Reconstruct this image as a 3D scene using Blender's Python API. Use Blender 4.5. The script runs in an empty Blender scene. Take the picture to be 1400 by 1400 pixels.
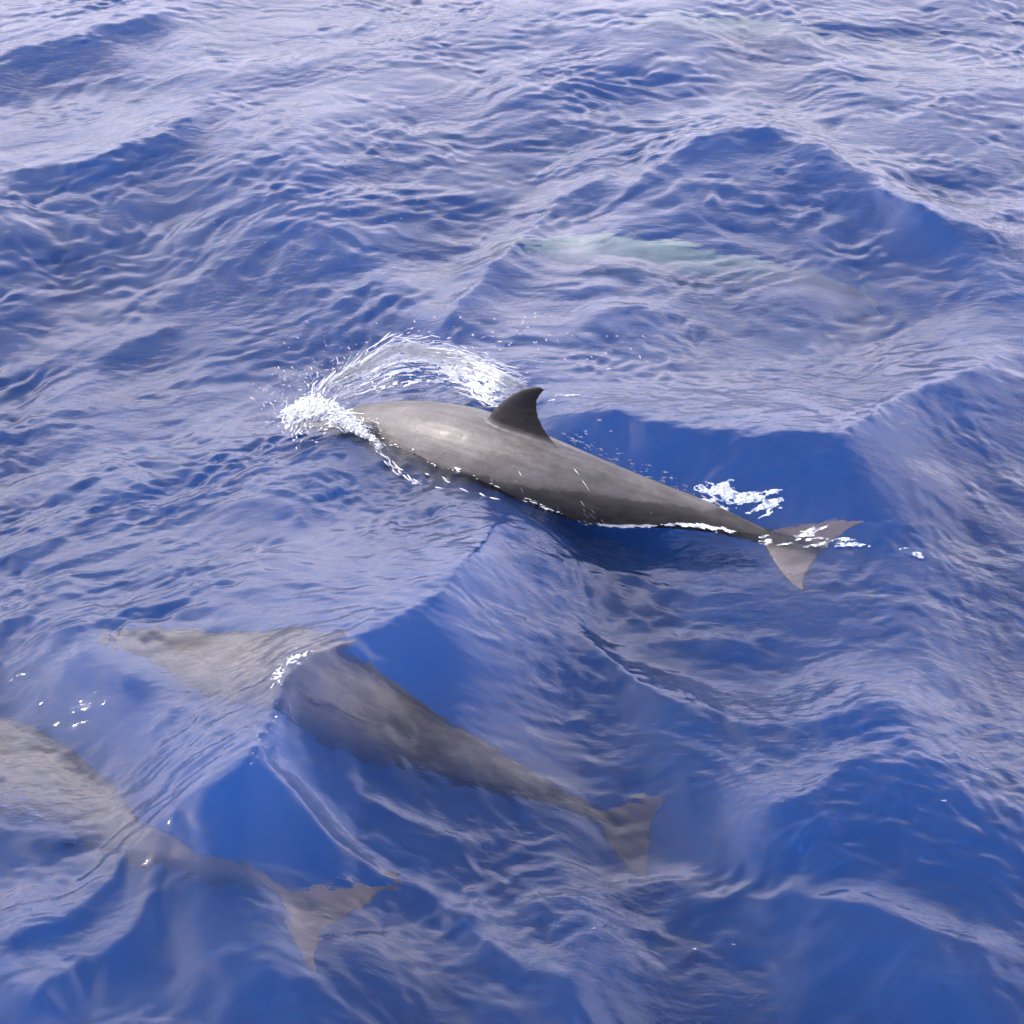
import bpy, bmesh, math, random
import numpy as np
from mathutils import Vector, Matrix

R = math.radians
rng = np.random.default_rng(7)
random.seed(7)
scene = bpy.context.scene
col = scene.collection

# ------------------------------------------------------------------ camera
CAM_D, CAM_E, FOV = 11.0, R(29.5), R(24.0)
CAM = np.array([0.0, -CAM_D * math.cos(CAM_E), CAM_D * math.sin(CAM_E)])
cd = bpy.data.cameras.new("camera")
cam = bpy.data.objects.new("camera", cd)
col.objects.link(cam)
cam.location = CAM
cam.rotation_euler = (math.pi / 2 - CAM_E, 0, 0)
cd.sensor_fit = 'HORIZONTAL'
cd.angle = FOV
cd.clip_start, cd.clip_end = 0.1, 6000
scene.camera = cam

# ------------------------------------------------------------------ sky, sun, exposure
SUN_DIR = Vector((-0.72, 0.27, 0.66)).normalized()        # towards the sun
SUN_EL = math.asin(SUN_DIR.z)
SUN_AZ = math.atan2(SUN_DIR.x, SUN_DIR.y)
world = bpy.data.worlds.new("World")
scene.world = world
world.use_nodes = True
wn, wl = world.node_tree.nodes, world.node_tree.links
wn.clear()
sky = wn.new('ShaderNodeTexSky')
sky.sky_type = 'NISHITA'
sky.sun_disc = False
sky.sun_elevation = SUN_EL
sky.sun_rotation = SUN_AZ
sky.air_density = 1.0
sky.dust_density = 4.0
sky.ozone_density = 1.0
bg = wn.new('ShaderNodeBackground')
bg.inputs['Strength'].default_value = 0.12
wo = wn.new('ShaderNodeOutputWorld')
# thin bright veil of high cloud over the whole sky
wtc = wn.new('ShaderNodeTexCoord')
wmp = wn.new('ShaderNodeMapping'); wmp.inputs['Scale'].default_value = (2.2, 2.2, 5.0)
wl.new(wtc.outputs['Generated'], wmp.inputs['Vector'])
wnz = wn.new('ShaderNodeTexNoise'); wnz.inputs['Scale'].default_value = 1.6; wnz.inputs['Detail'].default_value = 5.0
wl.new(wmp.outputs[0], wnz.inputs['Vector'])
wrm = wn.new('ShaderNodeMapRange'); wrm.interpolation_type = 'SMOOTHSTEP'
wrm.inputs['From Min'].default_value = 0.38; wrm.inputs['From Max'].default_value = 0.66
wrm.inputs['To Min'].default_value = 0.55; wrm.inputs['To Max'].default_value = 0.97
wl.new(wnz.outputs['Fac'], wrm.inputs['Value'])
wmx = wn.new('ShaderNodeMix'); wmx.data_type = 'RGBA'
wsp = wn.new('ShaderNodeSeparateXYZ'); wl.new(wtc.outputs['Generated'], wsp.inputs[0])
wel = wn.new('ShaderNodeMapRange'); wel.interpolation_type = 'SMOOTHSTEP'   # haze and cloud thicken towards the horizon, all round
wel.inputs['From Min'].default_value = 0.25; wel.inputs['From Max'].default_value = 0.92
wel.inputs['To Min'].default_value = 1.0; wel.inputs['To Max'].default_value = 0.22
wl.new(wsp.outputs['Z'], wel.inputs['Value'])
wmu = wn.new('ShaderNodeMath'); wmu.operation = 'MULTIPLY'
wl.new(wrm.outputs[0], wmu.inputs[0]); wl.new(wel.outputs[0], wmu.inputs[1])
wl.new(wmu.outputs[0], wmx.inputs['Factor'])
wl.new(sky.outputs[0], wmx.inputs['A'])
wmx.inputs['B'].default_value = (13.4, 12.5, 14.4, 1)
wl.new(wmx.outputs['Result'], bg.inputs['Color'])
wl.new(bg.outputs[0], wo.inputs['Surface'])
sd = bpy.data.lights.new("sun", 'SUN')
sd.energy, sd.angle, sd.color = 3.0, R(0.5), (1.0, 0.95, 0.89)
sun = bpy.data.objects.new("sun", sd)
col.objects.link(sun)
sun.rotation_euler = SUN_DIR.to_track_quat('Z', 'Y').to_euler()
sun.location = (0, 0, 30)
sd.cycles.use_multiple_importance_sampling = False
vs = scene.view_settings
vs.view_transform, vs.look, vs.gamma, vs.exposure = 'Standard', 'None', 1.0, 1.28
vs.use_curve_mapping = False
cy = scene.cycles
cy.use_denoising = True
cy.volume_bounces = 1
cy.max_bounces = 6
cy.transmission_bounces = 5
cy.use_adaptive_sampling = True
cy.adaptive_threshold = 0.025
cy.adaptive_min_samples = 32
cy.transparent_max_bounces = 12
cy.diffuse_bounces = 2
cy.glossy_bounces = 3
cy.caustics_reflective = False
cy.caustics_refractive = True
cy.sample_clamp_indirect = 6.0

# ------------------------------------------------------------------ helpers
F_PX = 700.0 / math.tan(FOV / 2)                         # focal length for a frame 1400 wide
FWD = np.array([0, math.cos(CAM_E), -math.sin(CAM_E)])
UPV = np.array([0, math.sin(CAM_E), math.cos(CAM_E)])

def at(px, py, z=0.0):
    """world point seen at a spot of the photograph, at height z"""
    d = FWD * F_PX + np.array([1.0, 0, 0]) * (px - 700) + UPV * (700 - py)
    t = (z - CAM[2]) / d[2]
    return CAM + d * t

def to_px(x, y, z=0.0):
    dx, dy, dz = x - CAM[0], y - CAM[1], z - CAM[2]
    f = dy * FWD[1] + dz * FWD[2]
    u = dy * UPV[1] + dz * UPV[2]
    f = np.where(f > 0.5, f, 0.5)
    return 700 + F_PX * dx / f, 700 - F_PX * u / f

_tab = np.random.default_rng(3).random((256, 256))
def vnoise(x, y, seed=0):
    x = np.asarray(x, float) + seed * 17.31
    y = np.asarray(y, float) + seed * 9.77
    xi, yi = np.floor(x).astype(int), np.floor(y).astype(int)
    fx, fy = x - xi, y - yi
    fx, fy = fx**3 * (fx * (fx * 6 - 15) + 10), fy**3 * (fy * (fy * 6 - 15) + 10)
    a, b = _tab[xi & 255, yi & 255], _tab[(xi + 1) & 255, yi & 255]
    c, d = _tab[xi & 255, (yi + 1) & 255], _tab[(xi + 1) & 255, (yi + 1) & 255]
    return (a * (1 - fx) + b * fx) * (1 - fy) + (c * (1 - fx) + d * fx) * fy

def fbm(x, y, octaves=4, seed=0, gain=0.5):
    s, a, n = 0.0, 1.0, 0.0
    c, sn = math.cos(0.6), math.sin(0.6)
    for o in range(octaves):
        s = s + a * vnoise(x, y, seed + o * 3)
        n += a
        x, y = (c * x - sn * y) * 2.03, (sn * x + c * y) * 2.03
        a *= gain
    return s / n                                          # 0..1

def mesh_np(name, verts, faces_tri=None, faces_quad=None, smooth=True):
    me = bpy.data.meshes.new(name)
    verts = np.asarray(verts, np.float32)
    nt = 0 if faces_tri is None else len(faces_tri)
    nq = 0 if faces_quad is None else len(faces_quad)
    me.vertices.add(len(verts))
    me.vertices.foreach_set("co", verts.ravel())
    loops, starts, totals = [], [], []
    s = 0
    if nq:
        loops.append(np.asarray(faces_quad, np.int32).ravel())
        starts.append(np.arange(nq) * 4); totals.append(np.full(nq, 4)); s = nq * 4
    if nt:
        loops.append(np.asarray(faces_tri, np.int32).ravel())
        starts.append(s + np.arange(nt) * 3); totals.append(np.full(nt, 3))
    loops = np.concatenate(loops)
    me.loops.add(len(loops))
    me.loops.foreach_set("vertex_index", loops.astype(np.int32))
    me.polygons.add(nt + nq)
    me.polygons.foreach_set("loop_start", np.concatenate(starts).astype(np.int32))
    try:
        me.polygons.foreach_set("loop_total", np.concatenate(totals).astype(np.int32))
    except Exception:
        pass
    me.polygons.foreach_set("use_smooth", np.full(nt + nq, smooth, bool))
    me.update(calc_edges=True)
    me.validate()
    return me

def link(name, me, mat, label=None, cat=None, group=None, kind=None):
    o = bpy.data.objects.new(name, me)
    col.objects.link(o)
    if mat is not None:
        me.materials.append(mat)
    for k, v in (('label', label), ('category', cat), ('group', group), ('kind', kind)):
        if v:
            o[k] = v
    return o

def newmat(name):
    m = bpy.data.materials.new(name)
    m.use_nodes = True
    m.node_tree.nodes.clear()
    return m, m.node_tree.nodes, m.node_tree.links

# ------------------------------------------------------------------ materials
def water_material():
    m, n, l = newmat("sea_water")
    out = n.new('ShaderNodeOutputMaterial')
    fr = n.new('ShaderNodeFresnel')
    fr.inputs['IOR'].default_value = 1.333
    # capillary ripples
    tc = n.new('ShaderNodeTexCoord')
    mp = n.new('ShaderNodeMapping')
    mp.inputs['Rotation'].default_value = (0, 0, R(24))
    mp.inputs['Scale'].default_value = (17.0, 26.0, 20.0)
    l.new(tc.outputs['Object'], mp.inputs['Vector'])
    n1 = n.new('ShaderNodeTexNoise')
    n1.inputs['Scale'].default_value = 1.0
    n1.inputs['Detail'].default_value = 3.0
    n1.inputs['Roughness'].default_value = 0.55
    n1.inputs['Distortion'].default_value = 0.3
    l.new(mp.outputs[0], n1.inputs['Vector'])
    n2 = n.new('ShaderNodeTexNoise')
    n2.inputs['Scale'].default_value = 1.3
    n2.inputs['Detail'].default_value = 2.0
    l.new(tc.outputs['Object'], n2.inputs['Vector'])
    rmp = n.new('ShaderNodeMapRange')
    rmp.inputs['From Min'].default_value = 0.35
    rmp.inputs['From Max'].default_value = 0.65
    rmp.inputs['To Min'].default_value = 0.25
    rmp.inputs['To Max'].default_value = 1.0
    l.new(n2.outputs['Fac'], rmp.inputs['Value'])
    bp = n.new('ShaderNodeBump')
    bp.inputs['Distance'].default_value = 0.0065
    l.new(rmp.outputs[0], bp.inputs['Strength'])
    l.new(n1.outputs['Fac'], bp.inputs['Height'])
    l.new(bp.outputs[0], fr.inputs['Normal'])
    gl = n.new('ShaderNodeBsdfGlossy')
    gl.inputs['Roughness'].default_value = 0.10
    l.new(bp.outputs[0], gl.inputs['Normal'])
    rf = n.new('ShaderNodeBsdfRefraction')
    rf.inputs['IOR'].default_value = 1.333
    rf.inputs['Roughness'].default_value = 0.14
    l.new(bp.outputs[0], rf.inputs['Normal'])
    mix = n.new('ShaderNodeMixShader')
    l.new(fr.outputs[0], mix.inputs[0])
    l.new(rf.outputs[0], mix.inputs[1])
    l.new(gl.outputs[0], mix.inputs[2])
    l.new(mix.outputs[0], out.inputs['Surface'])
    sc = n.new('ShaderNodeVolumeScatter')
    sc.inputs['Color'].default_value = (0.040, 0.245, 1.0, 1)
    sc.inputs['Density'].default_value = 0.7
    sc.inputs['Anisotropy'].default_value = 0.0
    ab = n.new('ShaderNodeVolumeAbsorption')
    ab.inputs['Color'].default_value = (0.05, 0.15, 0.972, 1)
    ab.inputs['Density'].default_value = 0.7
    ad = n.new('ShaderNodeAddShader')
    l.new(sc.outputs[0], ad.inputs[0])
    l.new(ab.outputs[0], ad.inputs[1])
    l.new(ad.outputs[0], out.inputs['Volume'])
    return m

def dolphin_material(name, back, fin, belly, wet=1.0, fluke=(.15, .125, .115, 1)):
    m, n, l = newmat(name)
    out = n.new('ShaderNodeOutputMaterial')
    b = n.new('ShaderNodeBsdfPrincipled')
    l.new(b.outputs[0], out.inputs['Surface'])
    a = n.new('ShaderNodeAttribute'); a.attribute_name = "body_uvw"       # along, across, height in the unbent body
    sep = n.new('ShaderNodeSeparateXYZ'); l.new(a.outputs['Vector'], sep.inputs[0])
    fa = n.new('ShaderNodeAttribute'); fa.attribute_name = "fin_mask"
    nz = n.new('ShaderNodeTexNoise'); nz.inputs['Scale'].default_value = 6.0; nz.inputs['Detail'].default_value = 8.0
    nz.inputs['Roughness'].default_value = 0.70
    l.new(a.outputs['Vector'], nz.inputs['Vector'])
    # paler belly, wavy edge
    ad = n.new('ShaderNodeMath'); ad.operation = 'MULTIPLY_ADD'
    l.new(nz.outputs['Fac'], ad.inputs[0]); ad.inputs[1].default_value = 0.12; l.new(sep.outputs['Z'], ad.inputs[2])
    mr = n.new('ShaderNodeMapRange'); mr.interpolation_type = 'SMOOTHSTEP'
    mr.inputs['From Min'].default_value = -0.16; mr.inputs['From Max'].default_value = 0.0
    l.new(ad.outputs[0], mr.inputs['Value'])
    m1 = n.new('ShaderNodeMix'); m1.data_type = 'RGBA'
    m1.inputs['A'].default_value = belly; m1.inputs['B'].default_value = back
    l.new(mr.outputs[0], m1.inputs['Factor'])
    # mottling
    m2 = n.new('ShaderNodeMix'); m2.data_type = 'RGBA'; m2.blend_type = 'MULTIPLY'
    mr2 = n.new('ShaderNodeMapRange'); mr2.inputs['From Min'].default_value = 0.3; mr2.inputs['From Max'].default_value = 0.7
    mr2.inputs['To Min'].default_value = 0.62; mr2.inputs['To Max'].default_value = 1.30
    l.new(nz.outputs['Fac'], mr2.inputs['Value'])
    m2.inputs['Factor'].default_value = 1.0
    l.new(m1.outputs['Result'], m2.inputs['A']); l.new(mr2.outputs[0], m2.inputs['B'])
    # streaks of wet along the body
    mpw = n.new('ShaderNodeMapping'); mpw.inputs['Scale'].default_value = (3.5, 34, 34); mpw.inputs['Rotation'].default_value = (0, .10, .06)
    l.new(a.outputs['Vector'], mpw.inputs['Vector'])
    nw = n.new('ShaderNodeTexNoise'); nw.inputs['Scale'].default_value = 1.0; nw.inputs['Detail'].default_value = 4.0; nw.inputs['Distortion'].default_value = .5
    l.new(mpw.outputs[0], nw.inputs['Vector'])
    mrw = n.new('ShaderNodeMapRange'); mrw.inputs['From Min'].default_value = .3; mrw.inputs['From Max'].default_value = .7
    mrw.inputs['To Min'].default_value = .74; mrw.inputs['To Max'].default_value = 1.26
    l.new(nw.outputs['Fac'], mrw.inputs['Value'])
    m2w = n.new('ShaderNodeMix'); m2w.data_type = 'RGBA'; m2w.blend_type = 'MULTIPLY'; m2w.inputs['Factor'].default_value = 1.0
    l.new(m2.outputs['Result'], m2w.inputs['A']); l.new(mrw.outputs[0], m2w.inputs['B'])
    m2 = m2w
    # shade of the lower flank painted into the skin colour, ragged edge
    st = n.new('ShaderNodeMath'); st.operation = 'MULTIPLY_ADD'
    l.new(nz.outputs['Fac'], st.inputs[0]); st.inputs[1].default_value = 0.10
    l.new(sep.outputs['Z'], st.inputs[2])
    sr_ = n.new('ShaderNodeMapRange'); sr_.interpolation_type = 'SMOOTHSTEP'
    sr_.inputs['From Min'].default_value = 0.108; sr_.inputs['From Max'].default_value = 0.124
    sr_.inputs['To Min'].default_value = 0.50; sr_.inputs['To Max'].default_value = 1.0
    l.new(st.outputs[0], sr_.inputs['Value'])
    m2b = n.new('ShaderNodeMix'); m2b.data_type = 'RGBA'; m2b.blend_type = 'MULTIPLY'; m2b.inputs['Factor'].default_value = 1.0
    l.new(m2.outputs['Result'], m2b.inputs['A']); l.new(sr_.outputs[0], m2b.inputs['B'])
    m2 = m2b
    # scratches (rake marks): thin pale lines in patches
    mp = n.new('ShaderNodeMapping'); mp.inputs['Rotation'].default_value = (0.3, 0.2, 0.9); mp.inputs['Scale'].default_value = (70, 5, 5)
    l.new(a.outputs['Vector'], mp.inputs['Vector'])
    ns = n.new('ShaderNodeTexNoise'); ns.inputs['Scale'].default_value = 1.0; ns.inputs['Detail'].default_value = 1.0
    ns.inputs['Distortion'].default_value = 0.8
    l.new(mp.outputs[0], ns.inputs['Vector'])
    mr3 = n.new('ShaderNodeMapRange'); mr3.inputs['From Min'].default_value = 0.66; mr3.inputs['From Max'].default_value = 0.74
    l.new(ns.outputs['Fac'], mr3.inputs['Value'])
    np_ = n.new('ShaderNodeTexNoise'); np_.inputs['Scale'].default_value = 3.1; l.new(a.outputs['Vector'], np_.inputs['Vector'])
    mr4 = n.new('ShaderNodeMapRange'); mr4.inputs['From Min'].default_value = 0.5; mr4.inputs['From Max'].default_value = 0.62
    mr4.inputs['To Max'].default_value = 0.34
    l.new(np_.outputs['Fac'], mr4.inputs['Value'])
    mu = n.new('ShaderNodeMath'); mu.operation = 'MULTIPLY'; l.new(mr3.outputs[0], mu.inputs[0]); l.new(mr4.outputs[0], mu.inputs[1])
    m3 = n.new('ShaderNodeMix'); m3.data_type = 'RGBA'; m3.inputs['B'].default_value = (0.2, 0.19, 0.18, 1)
    l.new(mu.outputs[0], m3.inputs['Factor']); l.new(m2.outputs['Result'], m3.inputs['A'])
    m4 = n.new('ShaderNodeMix'); m4.data_type = 'RGBA'; m4.inputs['B'].default_value = fin
    l.new(fa.outputs['Fac'], m4.inputs['Factor']); l.new(m3.outputs['Result'], m4.inputs['A'])
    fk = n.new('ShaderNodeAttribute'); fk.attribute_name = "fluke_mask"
    m5 = n.new('ShaderNodeMix'); m5.data_type = 'RGBA'; m5.inputs['B'].default_value = fluke  # tan flukes, lightened to stand in for sunlight missing under water
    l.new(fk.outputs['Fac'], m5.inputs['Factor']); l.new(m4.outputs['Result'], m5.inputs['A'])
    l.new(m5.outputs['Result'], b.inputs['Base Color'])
    b.inputs['IOR'].default_value = 1.36
    b.inputs['Specular IOR Level'].default_value = 0.5 * wet   # skin under water has almost no sheen of its own
    rr = n.new('ShaderNodeMapRange'); rr.inputs['From Min'].default_value = .35; rr.inputs['From Max'].default_value = .65; rr.inputs['To Min'].default_value = 0.36; rr.inputs['To Max'].default_value = 0.68
    l.new(nz.outputs['Fac'], rr.inputs['Value']); l.new(rr.outputs[0], b.inputs['Roughness'])
    bp = n.new('ShaderNodeBump'); bp.inputs['Strength'].default_value = 0.45; bp.inputs['Distance'].default_value = 0.006
    nb = n.new('ShaderNodeTexNoise'); nb.inputs['Scale'].default_value = 34.0; nb.inputs['Detail'].default_value = 4.0
    l.new(a.outputs['Vector'], nb.inputs['Vector']); l.new(nb.outputs['Fac'], bp.inputs['Height'])
    l.new(bp.outputs[0], b.inputs['Normal'])
    return m

def foam_material():
    m, n, l = newmat("sea_foam")
    out = n.new('ShaderNodeOutputMaterial')
    df = n.new('ShaderNodeBsdfDiffuse'); df.inputs['Color'].default_value = (0.74, 0.77, 0.82, 1)
    tl = n.new('ShaderNodeBsdfTranslucent'); tl.inputs['Color'].default_value = (0.76, 0.80, 0.86, 1)
    gl = n.new('ShaderNodeBsdfGlossy'); gl.inputs['Roughness'].default_value = 0.25
    mx = n.new('ShaderNodeMixShader'); mx.inputs[0].default_value = 0.45
    l.new(df.outputs[0], mx.inputs[1]); l.new(tl.outputs[0], mx.inputs[2])
    mg = n.new('ShaderNodeMixShader'); mg.inputs[0].default_value = 0.06
    l.new(mx.outputs[0], mg.inputs[1]); l.new(gl.outputs[0], mg.inputs[2])
    l.new(mg.outputs[0], out.inputs['Surface'])
    return m

def film_material():
    """thin clear water thrown up in a sheet or running off the skin"""
    m, n, l = newmat("water_film")
    out = n.new('ShaderNodeOutputMaterial')
    gl = n.new('ShaderNodeBsdfGlossy'); gl.inputs['Roughness'].default_value = 0.1
    tr = n.new('ShaderNodeBsdfTransparent'); tr.inputs['Color'].default_value = (0.93, 0.95, 0.97, 1)
    tl = n.new('ShaderNodeBsdfTranslucent'); tl.inputs['Color'].default_value = (0.8, 0.84, 0.92, 1)
    df = n.new('ShaderNodeBsdfDiffuse'); df.inputs['Color'].default_value = (0.8, 0.84, 0.9, 1)
    fr = n.new('ShaderNodeLayerWeight'); fr.inputs['Blend'].default_value = 0.3
    a = n.new('ShaderNodeMixShader'); a.inputs[0].default_value = 0.5
    l.new(df.outputs[0], a.inputs[1]); l.new(tl.outputs[0], a.inputs[2])
    b = n.new('ShaderNodeMixShader'); b.inputs[0].default_value = 0.35
    l.new(tr.outputs[0], b.inputs[1]); l.new(a.outputs[0], b.inputs[2])
    c = n.new('ShaderNodeMixShader')
    l.new(fr.outputs['Fresnel'], c.inputs[0])
    l.new(b.outputs[0], c.inputs[1]); l.new(gl.outputs[0], c.inputs[2])
    l.new(c.outputs[0], out.inputs['Surface'])
    return m

M_WATER = water_material()
M_FOAM = foam_material()
M_FILM = film_material()
def thin_foam_material():
    m, n, l = newmat("thin_foam")
    out = n.new('ShaderNodeOutputMaterial')
    df = n.new('ShaderNodeBsdfDiffuse'); df.inputs['Color'].default_value = (0.46, 0.50, 0.57, 1)
    tr = n.new('ShaderNodeBsdfTransparent')
    tc = n.new('ShaderNodeTexCoord')
    nz = n.new('ShaderNodeTexNoise'); nz.inputs['Scale'].default_value = 38; nz.inputs['Detail'].default_value = 5; nz.inputs['Roughness'].default_value = .7
    l.new(tc.outputs['Object'], nz.inputs['Vector'])
    mr = n.new('ShaderNodeMapRange'); mr.inputs['From Min'].default_value = .36; mr.inputs['From Max'].default_value = .62
    mr.inputs['To Min'].default_value = .08; mr.inputs['To Max'].default_value = .95
    l.new(nz.outputs['Fac'], mr.inputs['Value'])
    mx = n.new('ShaderNodeMixShader')
    l.new(mr.outputs[0], mx.inputs[0]); l.new(tr.outputs[0], mx.inputs[1]); l.new(df.outputs[0], mx.inputs[2])
    l.new(mx.outputs[0], out.inputs['Surface'])
    return m
M_THIN = thin_foam_material()

# ------------------------------------------------------------------ the sea: long waves
# How each stretch of the sea leans: 0 = steeply towards the boat, 9 = steeply away from it.
LEAN = """
88865555555554444453
44456555565433455565
77656655553356655444
77555543343565333344
55565433336754333444
55565444456654443433
57565544355444543544
67776656655556665532
66776665555111011000
67677765322100111003
77666677632222222233
66656677100022233322
55776650001233234322
42356422211234455323
63245212222222444333
65442001212222432112
44332001222122200000
54543333333333333211
55333333332123221121
45442122333112221100
"""
lean = np.array([[float(c) for c in r] for r in LEAN.split()])
NP_ = 350
gy, gx = np.mgrid[0:NP_, 0:NP_] * (1400.0 / NP_) + 2.0
def bicubicish(a, px, py):
    """smooth lookup of a 20x20 table over a 1400 field"""
    fx = np.clip(px / 70.0 - 0.5, 0, 19); fy = np.clip(py / 70.0 - 0.5, 0, 19)
    x0 = np.clip(np.floor(fx).astype(int), 0, 18); y0 = np.clip(np.floor(fy).astype(int), 0, 18)
    tx, ty = fx - x0, fy - y0
    tx = tx * tx * (3 - 2 * tx); ty = ty * ty * (3 - 2 * ty)
    return (a[y0, x0] * (1 - tx) + a[y0, x0 + 1] * tx) * (1 - ty) + (a[y0 + 1, x0] * (1 - tx) + a[y0 + 1, x0 + 1] * tx) * ty
warp1 = (fbm(gx / 90, gy / 60, 3, 40) - .5) * 70
warp2 = (fbm(gx / 90, gy / 60, 3, 50) - .5) * 60
L = bicubicish(lean, gx + warp1, gy + warp2)

def seg_dist(px, py, pts):
    """distance to a polyline, side (+ right of its direction), position along 0..1"""
    best = np.full(px.shape, 1e9); side = np.zeros(px.shape); par = np.zeros(px.shape)
    pts = np.array(pts, float)
    seg = np.hypot(*(pts[1:] - pts[:-1]).T); cum = np.concatenate([[0], np.cumsum(seg)]); tot = cum[-1]
    for i in range(len(pts) - 1):
        ax, ay = pts[i]; bx, by = pts[i + 1]
        dx, dy = bx - ax, by - ay
        t = np.clip(((px - ax) * dx + (py - ay) * dy) / (dx * dx + dy * dy), 0, 1)
        qx, qy = px - ax - t * dx, py - ay - t * dy
        d = np.hypot(qx, qy)
        k = d < best
        best = np.where(k, d, best)
        side = np.where(k, np.sign(dx * qy - dy * qx), side)
        par = np.where(k, (cum[i] + t * seg[i]) / tot, par)
    return best, side, par

# crests: (line, lean on the far/upper side, its width, lean on the near/lower side, its width)
CRESTS = [
    ([(700, 672), (655, 735), (600, 800), (530, 850), (480, 882), (400, 912), (385, 960), (350, 1040), (290, 1085), (215, 1132), (150, 1190)], 7.2, 120, 0.8, 90),
    ([(745, 538), (830, 552), (960, 577), (1060, 582), (1150, 580), (1230, 535), (1320, 500), (1400, 468)], 6.8, 70, 0.8, 70),
    ([(820, 280), (900, 225), (960, 190), (1050, 180), (1140, 200), (1190, 255), (1260, 290), (1400, 318)], 6.5, 40, 1.5, 45),
    ([(590, 450), (650, 380), (700, 330), (760, 270), (850, 230)], 7.0, 60, 3.0, 40),
    ([(0, 230), (110, 220), (190, 190), (280, 155)], 8.0, 60, 3.0, 40),
    ([(0, 55), (90, 48), (150, 25), (240, 8)], 8.0, 60, 1.5, 34),
    ([(345, 1040), (400, 1085), (450, 1145), (510, 1185), (580, 1215)], 5.5, 26, 1.0, 40),
    ([(480, 1085), (560, 1120), (640, 1150)], 5.0, 16, 2.0, 20),
    ([(770, 840), (840, 895), (930, 950), (1040, 985), (1150, 970), (1270, 940)], 4.8, 45, 2.0, 40),
    ([(1000, 1120), (1100, 1085), (1150, 1040), (1260, 1030), (1400, 1045)], 4.2, 30, 1.4, 45),
    ([(870, 1255), (960, 1225), (1080, 1215), (1180, 1225), (1280, 1265), (1400, 1305)], 3.6, 26, 1.3, 50),
    ([(30, 1370), (110, 1320), (190, 1270), (215, 1200)], 6.5, 60, 1.5, 40),
    ([(0, 1290), (80, 1260), (140, 1215), (180, 1160)], 6.0, 40, 2.0, 30),
    ([(120, 480), (180, 455), (250, 430)], 6.5, 50, 4.4, 30),
    ([(700, 1240), (820, 1215), (960, 1200)], 4.5, 30, 1.8, 30),
    ([(560, 1200), (640, 1270), (720, 1320), (800, 1340)], 4.0, 40, 1.8, 40),
    ([(910, 860), (990, 858), (1080, 862)], 4.5, 14, 1.8, 18),
    ([(640, 755), (700, 735), (800, 750), (900, 755)], 4.0, 14, 1.2, 20),
]
for pts, lf, wf, ln, wn_ in CRESTS:
    wob = (fbm(gx / 35, gy / 25, 3, 71) - .5) * 22
    d, s, p = seg_dist(gx, gy + wob, pts)
    endf = np.clip(np.minimum(p, 1 - p) / 0.12, 0, 1)
    far = s < 0                                           # left of a line drawn from left to right is up
    if pts[-1][0] < pts[0][0]:
        far = ~far
    wl_, wd_ = np.exp(-(d / wf) ** 2) * endf, np.exp(-(d / wn_) ** 2) * endf
    L = np.where(far, L + (lf - L) * wl_, L + (ln - L) * wd_)

# ground lattice of the sculpted stretch
GX0, GX1, GY0, GY1, GS = -6.5, 6.5, -6.5, 14.0, 0.025
lx = np.arange(GX0, GX1, GS); ly = np.arange(GY0, GY1, GS)
LX, LY = np.meshgrid(lx, ly)
win2 = np.clip((LX - GX0) / .8, 0, 1) * np.clip((GX1 - LX) / .8, 0, 1) * np.clip((LY - GY0) / .8, 0, 1) * np.clip((GY1 - LY) / .8, 0, 1)
ky = np.fft.fftfreq(len(ly), GS)[:, None] * 2 * np.pi
kx = np.fft.fftfreq(len(lx), GS)[None, :] * 2 * np.pi
kv = -0.24 * kx + 0.971 * ky; kw = 0.971 * kx + 0.24 * ky  # the slopes lie across the run of the crests
HL = np.zeros_like(LX)
for _it in range(5):                                      # heights shift where a stretch is seen, so settle in steps
    px, py = to_px(LX, LY, HL)
    ix = np.clip(px / 4.0 - .5, 0, NP_ - 1.001); iy = np.clip(py / 4.0 - .5, 0, NP_ - 1.001)
    x0, y0 = ix.astype(int), iy.astype(int); tx, ty = ix - x0, iy - y0
    Lg = (L[y0, x0] * (1 - tx) + L[y0, x0 + 1] * tx) * (1 - ty) + (L[y0 + 1, x0] * (1 - tx) + L[y0 + 1, x0 + 1] * tx) * ty
    fr_ = np.clip((1400 - py) / 1400, 0, 1)
    base = 2.2 + 2.9 * fr_                                # level water already looks paler farther off
    tan_e = np.tan(CAM_E + np.arctan((np.clip(py, -200, 1600) - 700) / F_PX))
    out_x = np.maximum(np.maximum(-px, px - 1400), 0) / 250.0
    out_y = np.maximum(np.maximum(-py, py - 1400), 0) / 250.0
    win = np.exp(-(out_x ** 2 + out_y ** 2))
    T = -(Lg - base) * 0.13 * np.clip(tan_e / .56, .42, 1.3)
    lee = 1 / (1 + np.exp((px - 640 + (py - 600) * .5) / 90.0)) / (1 + np.exp((py - 820) / 60.0))   # the smoother windward stretch
    T = np.where(T > 0, T * (1 - .55 * lee), T * (1 + .12 * lee))
    T = np.clip(T, -.62 * tan_e, .5 * tan_e) * win * win2          # wanted slope away from the boat
    Hn = np.real(np.fft.ifft2(-1j * kv * np.fft.fft2(T) / (kv ** 2 + 0.03 * kw ** 2 + 0.28 ** 2)))
    HL = .5 * HL + .5 * Hn if _it < 4 else .3 * HL + .7 * Hn

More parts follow.
